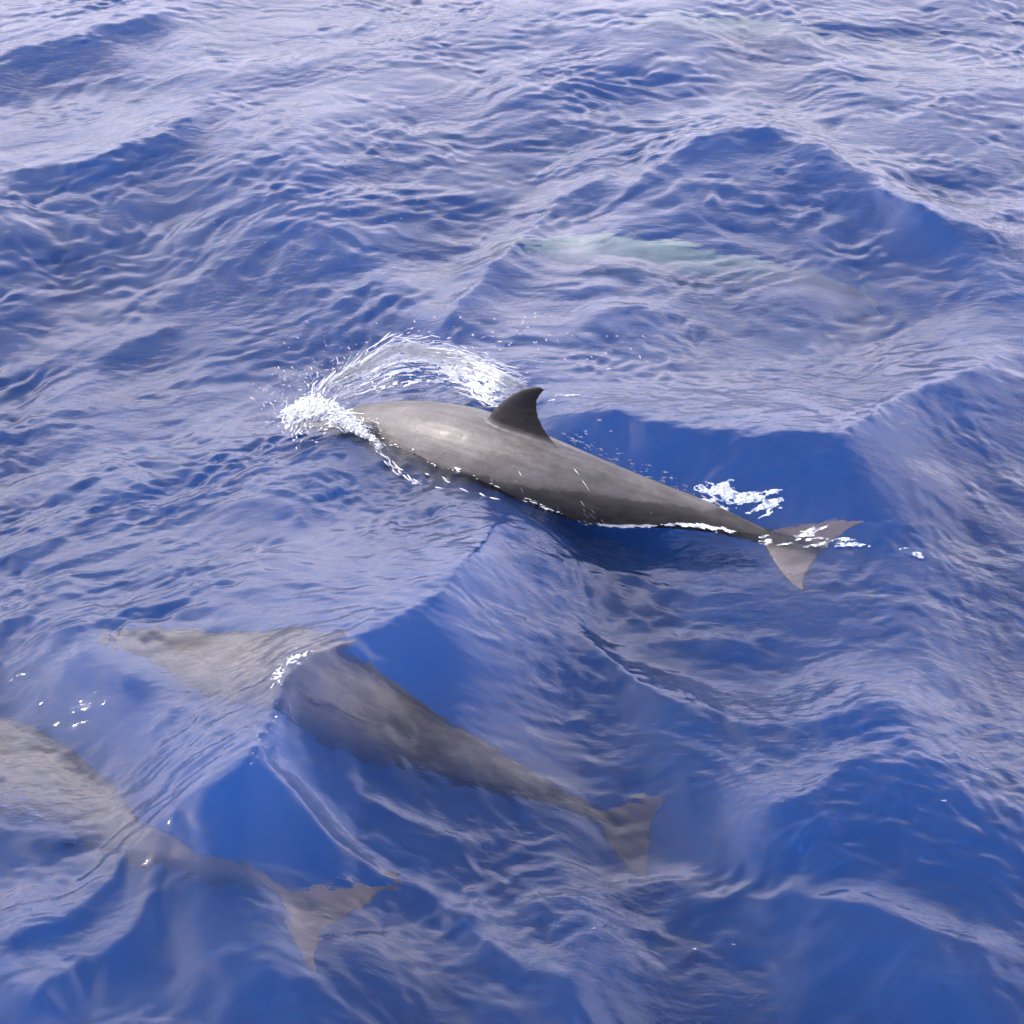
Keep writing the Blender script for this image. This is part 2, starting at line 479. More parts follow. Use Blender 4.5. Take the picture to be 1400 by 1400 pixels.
def lookup(x, y):
    fx = np.clip((x - GX0) / GS, 0, len(lx) - 1.001); fy = np.clip((y - GY0) / GS, 0, len(ly) - 1.001)
    i, j = fx.astype(int), fy.astype(int); a, b = fx - i, fy - j
    inside = (x > GX0) & (x < GX1 - GS) & (y > GY0) & (y < GY1 - GS)
    h = (HL[j, i] * (1 - a) + HL[j, i + 1] * a) * (1 - b) + (HL[j + 1, i] * (1 - a) + HL[j + 1, i + 1] * a) * b
    return np.where(inside, h, 0.0)

# wind waves and ripples
NW = 175
NS = 105                                                  # short-crested ripples, the rest are longer wind waves
w_lam = np.concatenate([np.exp(rng.uniform(math.log(0.05), math.log(0.26), NS)), np.exp(rng.uniform(math.log(0.26), math.log(1.3), NW - NS))])
w_ang = R(-48) + np.concatenate([rng.normal(0, 1.05, NS), rng.normal(0, .75, NW - NS)])   # travelling towards the lower right
w_k = 2 * np.pi / w_lam
w_slope = np.where(w_lam < .26, .0175, .0175) * (0.6 + 0.8 * rng.random(NW))
w_amp = w_slope / w_k
w_ph = rng.uniform(0, 2 * np.pi, NW)

def ripple(x, y, spacing):
    wx = x + (fbm(x * 1.1, y * 1.1, 2, 11) - .5) * 0.5
    wy = y + (fbm(x * 1.1, y * 1.1, 2, 21) - .5) * 0.5
    ux = wx + (fbm(x * 4.0, y * 4.0, 2, 13) - .5) * .10; uy = wy + (fbm(x * 4.0, y * 4.0, 2, 23) - .5) * .10
    px, py = to_px(x, y)
    patch = .35 + 1.3 * np.clip((fbm(x * 2.1 - y * 1.2, y * 2.6 + x * .8, 3, 37) - .25) * 2, 0, 1)
    rough = 0.25 + 1.3 * np.clip((fbm(x * .9, y * .9, 3, 31) - .25) * 2.0, 0, 1)
    inview = (px > -300) & (px < 1700) & (py > -300) & (py < 1700)
    calm = 1 / (1 + np.exp(-((px - 620) + (py - 560) * 0.25) / 90.0)) * 1 / (1 + np.exp(-(py - 470) / 50.0))
    rough = np.where(inview, rough * (1 - 0.62 * calm) * np.clip(.62 + .38 * py / 700, .6, 1.15), rough)
    lee2 = 1 / (1 + np.exp((px - 600 + (py - 600) * .4) / 70.0)) / (1 + np.exp((py - 800) / 40.0))
    rough = np.where(inview, rough * (1 - .15 * lee2), rough)
    corner = 1 / (1 + np.exp((px - 480) / 50.0)) / (1 + np.exp(-(py - 930) / 50.0))
    rough = np.where(inview, rough * (1 - .45 * corner), rough); patch = np.where(inview, patch * (1 - .3 * corner), patch)
    lively = 1 + np.where(inview, 0.15 / (1 + np.exp((px - 560 + (py - 900) * .2) / 70.0)) * np.clip((py - 250) / 450, .25, 1), 0)
    h = np.zeros_like(x)
    for i in range(NW):
        fade = np.clip((w_lam[i] / spacing - 3.0) / 3.0, 0, 1)
        if fade.max() <= 0:
            continue
        sx_, sy_ = (ux, uy) if w_lam[i] < .26 else (wx, wy)
        ph = w_k[i] * (math.cos(w_ang[i]) * sx_ + math.sin(w_ang[i]) * sy_) + w_ph[i]
        h += fade * w_amp[i] * np.sin(ph) * ((.45 + .55 * rough) * patch * lively if w_lam[i] < .26 else rough if w_lam[i] < .5 else 0.25 + 0.55 * rough)
    return h

def swell(x, y):
    """the open sea outside the sculpted stretch"""
    r = np.hypot(x, y - 1.5)
    f = np.clip((r - 5.0) / 5.0, 0, 1)
    return f * (0.12 * np.sin(1.7 * (x * .7 - y * .7) + 3 * fbm(x * .12, y * .12, 2, 61)) +
                0.2 * np.sin(0.55 * (x * .5 - y * .86) + 5 * fbm(x * .04, y * .04, 2, 65)))

def axis(parts):
    a = [np.linspace(p, q, n, endpoint=False) for p, q, n in parts]
    return np.concatenate(a + [[parts[-1][1]]])
def geo(a, b, n):
    return a * (b / a) ** np.linspace(0, 1, n)
xs_c = axis([(-4.4, 4.4, 800)])
outer = 4.4 + np.concatenate([[0.0], geo(.02, 2500, 70)])[1:]
XS = np.concatenate([-outer[::-1], xs_c, outer])
ys_c = np.concatenate([axis([(-4.2, 1.0, 500)])[:-1], axis([(1.0, 9.4, 500)])])
YS = np.concatenate([-4.2 - geo(.02, 2500, 70)[::-1], ys_c, 9.4 + geo(.03, 2500, 70)])
nx, ny = len(XS), len(YS)
SX, SY = np.meshgrid(XS, YS)
spx = np.gradient(XS)[None, :]; spy = np.gradient(YS)[:, None]
SP = np.maximum(spx, spy)

BUMPS = [(0.0, 0.0, 4.0, 3.0, 0.0, -.085)]          # local heaps and hollows round the animals: (x, y, radius along, radius across, angle, height)
def water_height(x, y, sp=None):
    x = np.asarray(x, float); y = np.asarray(y, float)
    sp = np.full(x.shape, 0.012) if sp is None else sp
    h = lookup(x, y) + ripple(x, y, sp) + swell(x, y) * np.clip(3.0 / np.maximum(sp, .01) / 3, 0, 1)
    for bx, by, ra, rb, an, hh in BUMPS:
        c, s = math.cos(an), math.sin(an)
        u = ((x - bx) * c + (y - by) * s) / ra; v = (-(x - bx) * s + (y - by) * c) / rb
        h = h + hh * np.exp(-(u * u + v * v))
    return h

def wh(px, py):
    """sea level under a spot of the photograph, and the spot"""
    zs = np.linspace(.7, -.5, 241)                         # walk down the line of sight to the first crossing
    q = np.array([at(px, py, z) for z in zs])
    g = q[:, 2] - water_height(q[:, 0], q[:, 1])
    i = int(np.argmax(g < 0))
    t = g[i - 1] / (g[i - 1] - g[i]) if i > 0 else 0.0
    p = q[i - 1] * (1 - t) + q[i] * t if i > 0 else q[0]
    return np.array([p[0], p[1], float(water_height(p[:1], p[1:2])[0])])

def build_water():
    Z = water_height(SX, SY, SP)
    top = np.stack([SX, SY, Z], -1).reshape(-1, 3)
    idx = np.arange(nx * ny).reshape(ny, nx)
    q = np.stack([idx[:-1, :-1], idx[:-1, 1:], idx[1:, 1:], idx[1:, :-1]], -1).reshape(-1, 4)
    border = np.concatenate([idx[0, :-1], idx[:-1, -1], idx[-1, :0:-1], idx[:0:-1, 0]])
    nb = len(border)
    low = top[border].copy(); low[:, 2] = -30
    li = len(top) + np.arange(nb)
    skirt = np.stack([border, li, np.roll(li, -1), np.roll(border, -1)], -1)
    centre = np.array([[0, 0, -30.0]]); ci = len(top) + nb
    fan = np.stack([np.full(nb, ci), np.roll(li, -1), li], -1)
    me = mesh_np("water", np.concatenate([top, low, centre]), fan, np.concatenate([q, skirt]))
    return link("water", me, M_WATER, kind="structure", label="deep blue choppy open sea around the dolphins", cat="sea")

# ------------------------------------------------------------------ dolphins
BODY_L = 2.75
PROFILE = np.array([  # along, half width, half height, centre height
    (0.000, .016, .014, -.050), (0.008, .046, .034, -.050), (0.022, .066, .052, -.044), (0.040, .080, .072, -.032),
    (0.060, .096, .098, -.018), (0.085, .115, .122, -.008), (0.110, .130, .137, -.003), (0.150, .160, .170, .0), (0.200, .186, .197, .0),
    (0.270, .216, .228, .0), (0.350, .236, .250, .0), (0.420, .238, .254, .0), (0.500, .212, .230, .0),
    (0.580, .174, .194, .0), (0.660, .130, .150, .0), (0.740, .088, .110, .0), (0.810, .056, .080, .0),
    (0.870, .038, .058, .0), (0.920, .031, .042, .0), (0.955, .030, .030, .0), (0.985, .018, .016, .0), (1.0, .006, .006, 0)])

def smooth_interp(t, tab):
    out = []
    for c in range(1, tab.shape[1]):
        x, y = tab[:, 0], tab[:, c]
        m = np.gradient(y, x)
        i = np.clip(np.searchsorted(x, t, 'right') - 1, 0, len(x) - 2)
        h = x[i + 1] - x[i]; s = (t - x[i]) / h
        out.append((2*s**3-3*s**2+1)*y[i] + (s**3-2*s**2+s)*h*m[i] + (-2*s**3+3*s**2)*y[i+1] + (s**3-s**2)*h*m[i+1])
    return out

def loft(sections):
    """closed tube through rings of equal count, with capped ends"""
    sections = np.array(sections); nr, ns = sections.shape[:2]
    v = sections.reshape(-1, 3)
    f = []
    for i in range(nr - 1):
        for j in range(ns):
            a, b = i * ns + j, i * ns + (j + 1) % ns
            f.append((a, b, b + ns, a + ns))
    f = [list(q) for q in f]
    f.append(list(range(ns))[::-1]); f.append([(nr - 1) * ns + j for j in range(ns)])
    return v, f

def foil(stations, axis_t):
    """stations: (leading point, trailing point, thickness)"""
    axis_t = np.array(axis_t, float)
    rings = []
    m = 9
    c = np.linspace(0, 1, m)
    th = np.sqrt(np.clip(c, 0, 1)) * (1 - c) * 2.0 + 0.12 * (1 - c) + .12 * c
    for le, te, t in stations:
        le, te = np.array(le, float), np.array(te, float)
        up = [le + (te - le) * c[k] + axis_t * t * .5 * th[k] for k in range(m)]
        dn = [le + (te - le) * c[k] - axis_t * t * .5 * th[k] for k in range(m - 1, -1, -1)]
        rings.append(np.array(up + dn))
    return loft(rings)

def straight_dolphin(voxel):
    pieces = []
    t = np.concatenate([np.linspace(0, .12, 22), np.linspace(.12, 1, 60)[1:]])
    hw, hh, hc = smooth_interp(t, PROFILE)
    ns = 40
    ang = np.linspace(0, 2 * np.pi, ns, endpoint=False)
    rings = []
    for i in range(len(t)):
        e = 0.94
        cx = np.sign(np.cos(ang)) * np.abs(np.cos(ang)) ** e
        sx = np.sign(np.sin(ang)) * np.abs(np.sin(ang)) ** e
        rings.append(np.stack([np.full(ns, t[i] * BODY_L), hw[i] * cx, hc[i] + hh[i] * sx], -1))
    pieces.append(loft(rings))
    # falcate dorsal fin
    B = .238
    st = [(1.00, 1.42, -.06, .060), (1.040, 1.350, .0, .052), (1.078, 1.312, .045, .044), (1.115, 1.290, .09, .036), (1.150, 1.280, .130, .030),
          (1.188, 1.282, .168, .024), (1.222, 1.294, .197, .019), (1.256, 1.306, .216, .015), (1.288, 1.314, .226, .010)]
    st = [(a + .19, b + .19, h * 1.1, t) for a, b, h, t in st]
    pieces.append(foil([((a, 0, B + h), (b, 0, B - .012 + h), th) for a, b, h, th in st], (0, 1, 0)))
    # flukes
    fs = [(2.44, 2.752, -.01, .052), (2.47, 2.762, .04, .044), (2.505, 2.770, .09, .034), (2.55, 2.782, .15, .027), (2.60, 2.795, .21, .021),
          (2.655, 2.805, .27, .017), (2.715, 2.825, .325, .013), (2.77, 2.838, .36, .011), (2.805, 2.842, .378, .009)]
    for s in (1, -1):
        pieces.append(foil([((2.75 + (a - 2.75) * .9, s * v * .86, 0), (2.75 + (b - 2.75) * .9, s * v * .86, -.004), th) for a, b, v, th in fs], (0, 0, 1)))
    # flippers
    for s in (1, -1):
        pl = [(.56, .76, .10, -.10, .05), (.62, .79, .15, -.15, .04), (.72, .86, .18, -.19, .03), (.83, .93, .20, -.22, .022), (.92, .985, .21, -.235, .015), (.98, 1.01, .215, -.24, .009)]
        pieces.append(foil([((a, s * v, w), (b, s * v, w - .01), th) for a, b, v, w, th in pl], (0, s * .85, .5)))
    bm = bmesh.new()
    for v, f in pieces:
        bv = [bm.verts.new(p) for p in v]
        for q in f:
            bm.faces.new([bv[k] for k in q])
    bmesh.ops.recalc_face_normals(bm, faces=bm.faces)
    me = bpy.data.meshes.new("tmp"); bm.to_mesh(me); bm.free()
    o = bpy.data.objects.new("tmp", me); col.objects.link(o)
    md = o.modifiers.new("remesh", 'REMESH'); md.mode = 'VOXEL'; md.voxel_size = voxel
    ms = o.modifiers.new("smooth", 'SMOOTH'); ms.factor = 0.5; ms.iterations = 5 if voxel < .008 else 12
    dg = bpy.context.evaluated_depsgraph_get()
    res = bpy.data.meshes.new_from_object(o.evaluated_get(dg))
    bpy.data.objects.remove(o); bpy.data.meshes.remove(me)
    n = len(res.vertices)
    co = np.empty(n * 3, np.float32); res.vertices.foreach_get("co", co)
    return res, co.reshape(-1, 3)

def catmull(P, n=240):
    P = np.array(P, float)
    Q = np.vstack([2 * P[0] - P[1], P, 2 * P[-1] - P[-2]])
    seg = len(P) - 1
    out = []
    for s in np.linspace(0, seg - 1e-6, n):
        i = int(s); t = s - i
        p0, p1, p2, p3 = Q[i:i + 4]
        out.append(.5 * ((2*p1) + (-p0+p2)*t + (2*p0-5*p1+4*p2-p3)*t*t + (-p0+3*p1-3*p2+p3)*t**3))
    out = np.array(out)
    # smooth, then even spacing
    for _ in range(12):
        out[1:-1] = .25 * out[:-2] + .5 * out[1:-1] + .25 * out[2:]
    d = np.concatenate([[0], np.cumsum(np.linalg.norm(np.diff(out, axis=0), axis=1))])
    return out, d

def bend(co, P, girth, roll=(0.0, 0.0)):
    """carry the straight body onto a spine; returns world points"""
    C, d = catmull(P)
    sc = d[-1] / BODY_L
    s = co[:, 0] * sc
    Tn = np.gradient(C, d, axis=0); Tn /= np.linalg.norm(Tn, axis=1)[:, None]
    up = np.array([0, 0, 1.0])
    Bn = np.cross(Tn, up); Bn /= np.linalg.norm(Bn, axis=1)[:, None]
    Nn = np.cross(Bn, Tn)
    ro = np.interp(d / d[-1], [0, .55, .9, 1], [roll[0], roll[0], roll[1], roll[1]])[:, None]
    cr, sr = np.cos(ro), np.sin(ro)
    Bn, Nn = Bn * cr + Nn * sr, Nn * cr - Bn * sr
    sc_ = np.clip(s, 0, d[-1])
    def itp(A):
        return np.stack([np.interp(sc_, d, A[:, k]) for k in range(3)], -1)
    p, b, nn, tt = itp(C), itp(Bn), itp(Nn), itp(Tn)
    over = (s - sc_)[:, None]
    return p + tt * over + b * (co[:, 1:2] * girth) + nn * (co[:, 2:3] * girth), (C, d, Tn, Bn, Nn, sc)

_straight = {}
def dolphin(name, spine, girth, voxel, mat, label, roll=(0.0, 0.0), fin=1.0):
    if voxel not in _straight:
        _straight[voxel] = straight_dolphin(voxel)
    res, co = _straight[voxel]
    me = res.copy()
    if fin < 1:                                            # a lower dorsal fin
        co = co.copy()
        top_ = smooth_interp(np.clip(co[:, 0] / BODY_L, 0, 1), PROFILE)[1]
        k = (co[:, 0] > 1.05) & (co[:, 0] < 1.75) & (co[:, 2] > top_)
        co[k, 2] = top_[k] + (co[k, 2] - top_[k]) * fin
    w, frame = bend(co, spine, girth, roll)
    base = np.array(spine[len(spine) // 2], float)
    me.vertices.foreach_set("co", (w - base).astype(np.float32).ravel())
    a = me.attributes.new("body_uvw", 'FLOAT_VECTOR', 'POINT'); a.data.foreach_set("vector", co.ravel())
    t = np.clip(co[:, 0] / BODY_L, 0, 1)
    hw, hh, hc = smooth_interp(t, PROFILE)
    dors = np.clip((co[:, 2] - hh - .005) / .03, 0, 1) * ((co[:, 0] > 1.1) & (co[:, 0] < 1.7))
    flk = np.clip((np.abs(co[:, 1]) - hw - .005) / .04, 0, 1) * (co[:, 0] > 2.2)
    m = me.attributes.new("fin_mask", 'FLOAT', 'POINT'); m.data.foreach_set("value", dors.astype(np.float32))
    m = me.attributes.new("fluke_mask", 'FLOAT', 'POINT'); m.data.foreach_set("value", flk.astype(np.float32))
    me.polygons.foreach_set("use_smooth", np.ones(len(me.polygons), bool))
    me.update()
    o = link(name, me, mat, label, "dolphin", "dolphins swimming in the pod")
    o.location = base
    return o, w, co, frame

def at_under(px, py, zs, z):
    """point at height z seen at a spot of the photograph through level water at height zs"""
    p = at(px, py, zs)
    d = p - CAM; d /= np.linalg.norm(d)
    h_ = np.array([d[0], d[1], 0]); sn = np.linalg.norm(h_); h_ /= sn
    st_ = sn / 1.333; ct = math.sqrt(1 - st_ * st_)
    return p + (h_ * st_ / ct - np.array([0, 0, 1.0])) * (zs - z)

def PS(pts, size=1.0):
    """spine just under the sea: (px, py, water over the back); smoothed so the body does not follow each wave"""
    n = len(pts)
    tt = np.linspace(0, 1, n)
    hw, hh, hc = smooth_interp(tt, PROFILE)
    z = np.zeros(n); sea = np.zeros(n)
    for _ in range(5):
        q = np.array([at(p[0], p[1], zz) for p, zz in zip(pts, sea)])
        sea = lookup(q[:, 0], q[:, 1])
        for _ in range(3):
            sea[1:-1] = .25 * sea[:-2] + .5 * sea[1:-1] + .25 * sea[2:]
        z = sea - hh * size - np.array([p[2] for p in pts])
        for _ in range(2):
            z[1:-1] = .25 * z[:-2] + .5 * z[1:-1] + .25 * z[2:]
    return [at_under(p[0], p[1], ss, zz) for p, ss, zz in zip(pts, sea, z)]

def P(pts):
    return [at(x, y, z) for x, y, z in pts]

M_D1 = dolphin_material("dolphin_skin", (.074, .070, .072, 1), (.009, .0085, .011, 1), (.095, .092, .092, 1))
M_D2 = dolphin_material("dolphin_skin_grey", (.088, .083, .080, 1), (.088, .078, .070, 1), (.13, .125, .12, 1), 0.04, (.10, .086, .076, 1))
M_D4 = dolphin_material("dolphin_skin_water_tint", (.20, .32, .24, 1), (.20, .30, .23, 1), (.26, .36, .30, 1), 0.04, (.20, .30, .23, 1))  # green cast of the deep water put into the skin colours

ROLL = -.8                                                 # dorsal fin leaning towards the boat
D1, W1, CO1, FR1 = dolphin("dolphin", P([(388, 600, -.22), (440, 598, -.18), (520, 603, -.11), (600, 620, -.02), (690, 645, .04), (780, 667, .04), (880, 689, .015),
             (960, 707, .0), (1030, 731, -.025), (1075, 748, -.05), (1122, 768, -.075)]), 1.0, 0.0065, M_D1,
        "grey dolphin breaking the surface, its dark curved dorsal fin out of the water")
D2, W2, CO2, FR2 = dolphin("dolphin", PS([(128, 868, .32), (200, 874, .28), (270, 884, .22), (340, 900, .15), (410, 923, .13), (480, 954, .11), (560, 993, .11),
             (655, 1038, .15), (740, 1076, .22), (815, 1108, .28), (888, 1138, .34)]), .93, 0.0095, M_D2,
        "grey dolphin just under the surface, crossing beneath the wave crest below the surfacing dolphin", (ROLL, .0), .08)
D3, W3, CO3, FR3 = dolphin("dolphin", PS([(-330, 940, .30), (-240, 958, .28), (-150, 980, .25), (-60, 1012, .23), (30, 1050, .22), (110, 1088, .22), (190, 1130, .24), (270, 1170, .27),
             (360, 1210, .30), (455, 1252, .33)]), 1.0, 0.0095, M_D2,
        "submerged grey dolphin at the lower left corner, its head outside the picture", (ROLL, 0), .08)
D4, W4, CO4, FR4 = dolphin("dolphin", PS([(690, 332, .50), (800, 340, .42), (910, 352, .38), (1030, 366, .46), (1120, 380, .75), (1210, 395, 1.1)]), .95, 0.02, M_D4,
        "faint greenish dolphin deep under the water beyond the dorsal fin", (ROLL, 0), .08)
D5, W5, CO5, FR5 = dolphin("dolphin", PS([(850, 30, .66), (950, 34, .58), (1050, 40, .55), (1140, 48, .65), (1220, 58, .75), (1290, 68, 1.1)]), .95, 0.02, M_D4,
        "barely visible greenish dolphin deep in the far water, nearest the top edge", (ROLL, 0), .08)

def bump_at(px, py, ra, rb, ang, h, z=0.0):
    p = at(px, py, z)
    BUMPS.append((p[0], p[1], ra, rb, ang, h))
AX1 = math.atan2(*(W1[CO1[:, 0] > 2.6].mean(0) - W1[CO1[:, 0] < .2].mean(0))[[1, 0]])   # heading of the surfacing dolphin
bump_at(455, 630, .50, .60, AX1, .10)           # bow wave over the head
bump_at(760, 695, .62, .32, AX1, -.165)          # hollow along the flank
bump_at(600, 500, .45, .16, AX1, .05)
bump_at(990, 722, .50, .32, AX1, -.135)         # wash drawn down round the tail stock

build_water()


# ------------------------------------------------------------------ foam and spray
def icosphere(sub):
    bm = bmesh.new(); bmesh.ops.create_icosphere(bm, subdivisions=sub, radius=1.0)
    v = np.array([q.co[:] for q in bm.verts]); f = np.array([[q.index for q in k.verts] for k in bm.faces]); bm.free()
    return v, f
ICO = {1: icosphere(1), 2: icosphere(2)}

def flecks(pos, direc, length, width, thick=None, normal=None, sub=1, rough=.35):
    """many small ragged blobs of foam: arrays of centres, long axes and half sizes -> verts, tris"""
    pos = np.asarray(pos, float); n = len(pos)
    v, f = ICO[sub]
    d = np.asarray(direc, float); d = d / np.linalg.norm(d, axis=1)[:, None]
    nn = np.tile([0, 0, 1.0], (n, 1)) if normal is None else np.asarray(normal, float)
    b = np.cross(nn, d); bl = np.linalg.norm(b, axis=1); bad = bl < 1e-4
    b[bad] = [1, 0, 0]; b /= np.linalg.norm(b, axis=1)[:, None]
    c = np.cross(d, b)
    length = np.broadcast_to(length, n); width = np.broadcast_to(width, n)
    thick = width * .7 if thick is None else np.broadcast_to(thick, n)
    j = 1 + rough * rng.normal(0, 1, (n, len(v), 1)).clip(-1.6, 1.6)
    L_ = v[None] * j
    taper = 1 - .35 * (L_[:, :, 0:1] * rng.choice([-1, 1], (n, 1, 1)))
    w = pos[:, None] + L_[:, :, 0:1] * (length[:, None, None] * d[:, None]) + L_[:, :, 1:2] * taper * (width[:, None, None] * b[:, None]) + L_[:, :, 2:3] * taper * (thick[:, None, None] * c[:, None])
    tri = (f[None] + (np.arange(n) * len(v))[:, None, None]).reshape(-1, 3)
    return w.reshape(-1, 3), tri

class Heap:
    def __init__(self):
        self.v, self.t, self.n = [], [], 0
    def add(self, v, t):
        self.v.append(v); self.t.append(np.asarray(t) + self.n); self.n += len(v)
    def done(self, name, mat, label, cat, kind=None, smooth=True, voxel=0):
        me = mesh_np(name, np.concatenate(self.v), np.concatenate(self.t), None, smooth)
        if voxel:                                          # melt the blobs into one wet mass
            o = bpy.data.objects.new("tmp", me); col.objects.link(o)
            md = o.modifiers.new("remesh", 'REMESH'); md.mode = 'VOXEL'; md.voxel_size = voxel
            ms = o.modifiers.new("smooth", 'SMOOTH'); ms.factor = 0.5; ms.iterations = 4
            m2 = bpy.data.meshes.new_from_object(o.evaluated_get(bpy.context.evaluated_depsgraph_get()))
            bpy.data.objects.remove(o); bpy.data.meshes.remove(me); me = m2; me.name = name
            me.polygons.foreach_set("use_smooth", np.ones(len(me.polygons), bool))
        return link(name, me, mat, label, cat, None, kind)

def grid_lace(U, V, Pt, keep):
    """sheet of quads where keep is true, as triangles, with thickness"""
    nv, nu = U.shape
    idx = np.arange(nu * nv).reshape(nv, nu)
    k = keep[:-1, :-1] & keep[1:, 1:] & keep[:-1, 1:] & keep[1:, :-1]
    a, b, c, d = idx[:-1, :-1][k], idx[:-1, 1:][k], idx[1:, 1:][k], idx[1:, :-1][k]
    tri = np.concatenate([np.stack([a, b, c], -1), np.stack([a, c, d], -1)])
    used = np.unique(tri); re = np.full(nu * nv, -1); re[used] = np.arange(len(used))
    return Pt.reshape(-1, 3)[used], re[tri]

def px_dir(p, ang_deg):
    """ground direction at p that points along an angle of the photograph (degrees, 0 right, 90 up)"""
    x, y = to_px(p[0], p[1], p[2])
    q = at(x + 20 * math.cos(R(ang_deg)), y - 20 * math.sin(R(ang_deg)), p[2])
    return q - p

def raft(heap, spots, cell=.005, stretch=4.5, thr=.5, seed=0, rise=.005, scale=42.0):
    """lacy foam lying on the sea: spots are (px, py, half length px, half width px, angle, strength)"""
    for i, (cx, cy, rl, rw, ang, st) in enumerate(spots):
        p = wh(cx, cy)
        d = px_dir(p, ang); w = px_dir(p, ang + 90)
        l_ = np.linalg.norm(d) / 20 * rl; w_ = np.linalg.norm(w) / 20 * rw
        d = d / np.linalg.norm(d); w = w / np.linalg.norm(w)
        u = np.arange(-l_ * 1.2, l_ * 1.2, cell); v = np.arange(-w_ * 1.2, w_ * 1.2, cell * .8)
        if len(u) < 3 or len(v) < 3:
            continue
        U, V = np.meshgrid(u, v)
        X = p[0] + U * d[0] + V * w[0]; Y = p[1] + U * d[1] + V * w[1]
        n = fbm(U * scale / stretch + 3.1 * i, V * scale + 1.7 * i, 4, 80 + seed, .6)
        r = np.sqrt((U / l_) ** 2 + (V / w_) ** 2)
        m = n + (1 - r) * .34 * st - .13
        keep = m > thr
        Z = water_height(X, Y) + .003 + rise * np.clip(m - thr, 0, .3) / .15 + .003 * fbm(U * 90, V * 90, 2, 5)
        vv, tt = grid_lace(U, V, np.stack([X, Y, Z], -1), keep)
        if len(tt):
            heap.add(vv, tt)

def rand_dirs(base, spread, n):
    d = np.asarray(base, float)[None] / np.linalg.norm(base) + rng.normal(0, spread, (n, 3))
    return d / np.linalg.norm(d, axis=1)[:, None]

def curve3(pts, n):
    C, d = catmull(pts, 120)
    t = np.sort(rng.uniform(0, d[-1], n))
    return np.stack([np.interp(t, d, C[:, k]) for k in range(3)], -1), t / d[-1]

def img(dx, dy, depth=0.0):
    """world direction that looks like (dx right, dy up) in the photograph"""
    return np.array([dx, 0, 0]) + UPV * dy + FWD * depth

# splash over the head
h = Heap()
head = [(396, 574, .04), (412, 562, .08), (438, 560, .11), (466, 571, .11), (490, 586, .09), (510, 602, .06), (522, 620, .03)]
n = 2000
pts, t = curve3([at(*q) for q in head], n)
sz = np.interp(t, [0, .2, .6, 1], [1.0, 1.2, .8, .4])
off = rng.normal(0, 1, (n, 3)) * np.array([.024, .036, .020]) * sz[:, None]
flow = np.stack([np.interp(t, np.linspace(0, 1, len(head)), g) for g in np.gradient(np.array([at(*q) for q in head]), axis=0).T], -1)
flow /= np.linalg.norm(flow, axis=1)[:, None]
dirs = flow * .8 + rng.normal(0, .33, (n, 3)) + img(-.1, .25)[None]
h.add(*flecks(pts + off, dirs, (rng.exponential(.013, n) + .008) * sz, rng.uniform(.0025, .0065, n) * sz))
n = 170                                                   # jets and fingers flung off the crest
pts, t = curve3([at(*q) for q in head[:5]], n)
dirs = rand_dirs(img(-.8, .55), .45, n)
ln = rng.uniform(.012, .050, n)
h.add(*flecks(pts + dirs * (ln[:, None] * .8), dirs, ln, rng.uniform(.0018, .0042, n)))
n = 110                                                   # fingers running down the near side
pts, t = curve3([at(*q) for q in head], n)
dirs = rand_dirs(img(.2, -1.0), .3, n)
ln = rng.uniform(.012, .036, n)
h.add(*flecks(pts + dirs * (ln[:, None] * .9), dirs, ln, rng.uniform(.0022, .005, n)))
h.done("head_splash", M_FOAM, "white foaming splash bursting over the surfacing dolphin's head", "splash", voxel=.0028)

# sheet of water thrown up on the far side
low = [(452, 552, .06), (500, 540, .07), (545, 528, .08), (590, 528, .08), (635, 540, .08), (672, 562, .08), (706, 556, .07)]
top = [(420, 540, .08), (482, 503, .20), (540, 473, .28), (600, 478, .27), (650, 494, .24), (690, 512, .20), (722, 530, .12)]
CL, dl = catmull([at(*q) for q in low], 420); CT, dt = catmull([at(*q) for q in top], 420)
nv = 110
vv = np.linspace(0, 1, nv)
U, V = np.meshgrid(np.linspace(0, 1, 420), vv)
S = CL[None] * (1 - V[..., None]) + CT[None] * V[..., None]
S[..., 2] += .05 * np.sin(np.pi * V) ** 1.0
jag = (fbm(U * 26, U * 0 + 3, 3, 90) - .5) * .5
nz = fbm(U * 13 + V * 3.0, V * 17 - U * 5, 4, 91, .6)
nz2 = fbm(U * 22 + V * 6, V * 70 - U * 14, 3, 95)
env = np.clip(1.05 - np.abs(V - .62) * 1.15 + jag * V, 0, 1) * np.clip(U / .08, 0, 1) * np.clip((1 - U) / .08, 0, 1)
body = fbm(U * 7 + V * 2.0, V * 26 - U * 6, 4, 191, .6) * .6 + nz2 * .4
S += (nz - .5)[..., None] * np.array([.02, -.05, .05])
S += (nz2 - .5)[..., None] * np.array([.004, -.02, .016])
h = Heap()
keepf = (body + env * .38 > .655) & (V < .98 + jag)
a_, b_ = grid_lace(U, V, S, keepf); h.add(a_, b_)
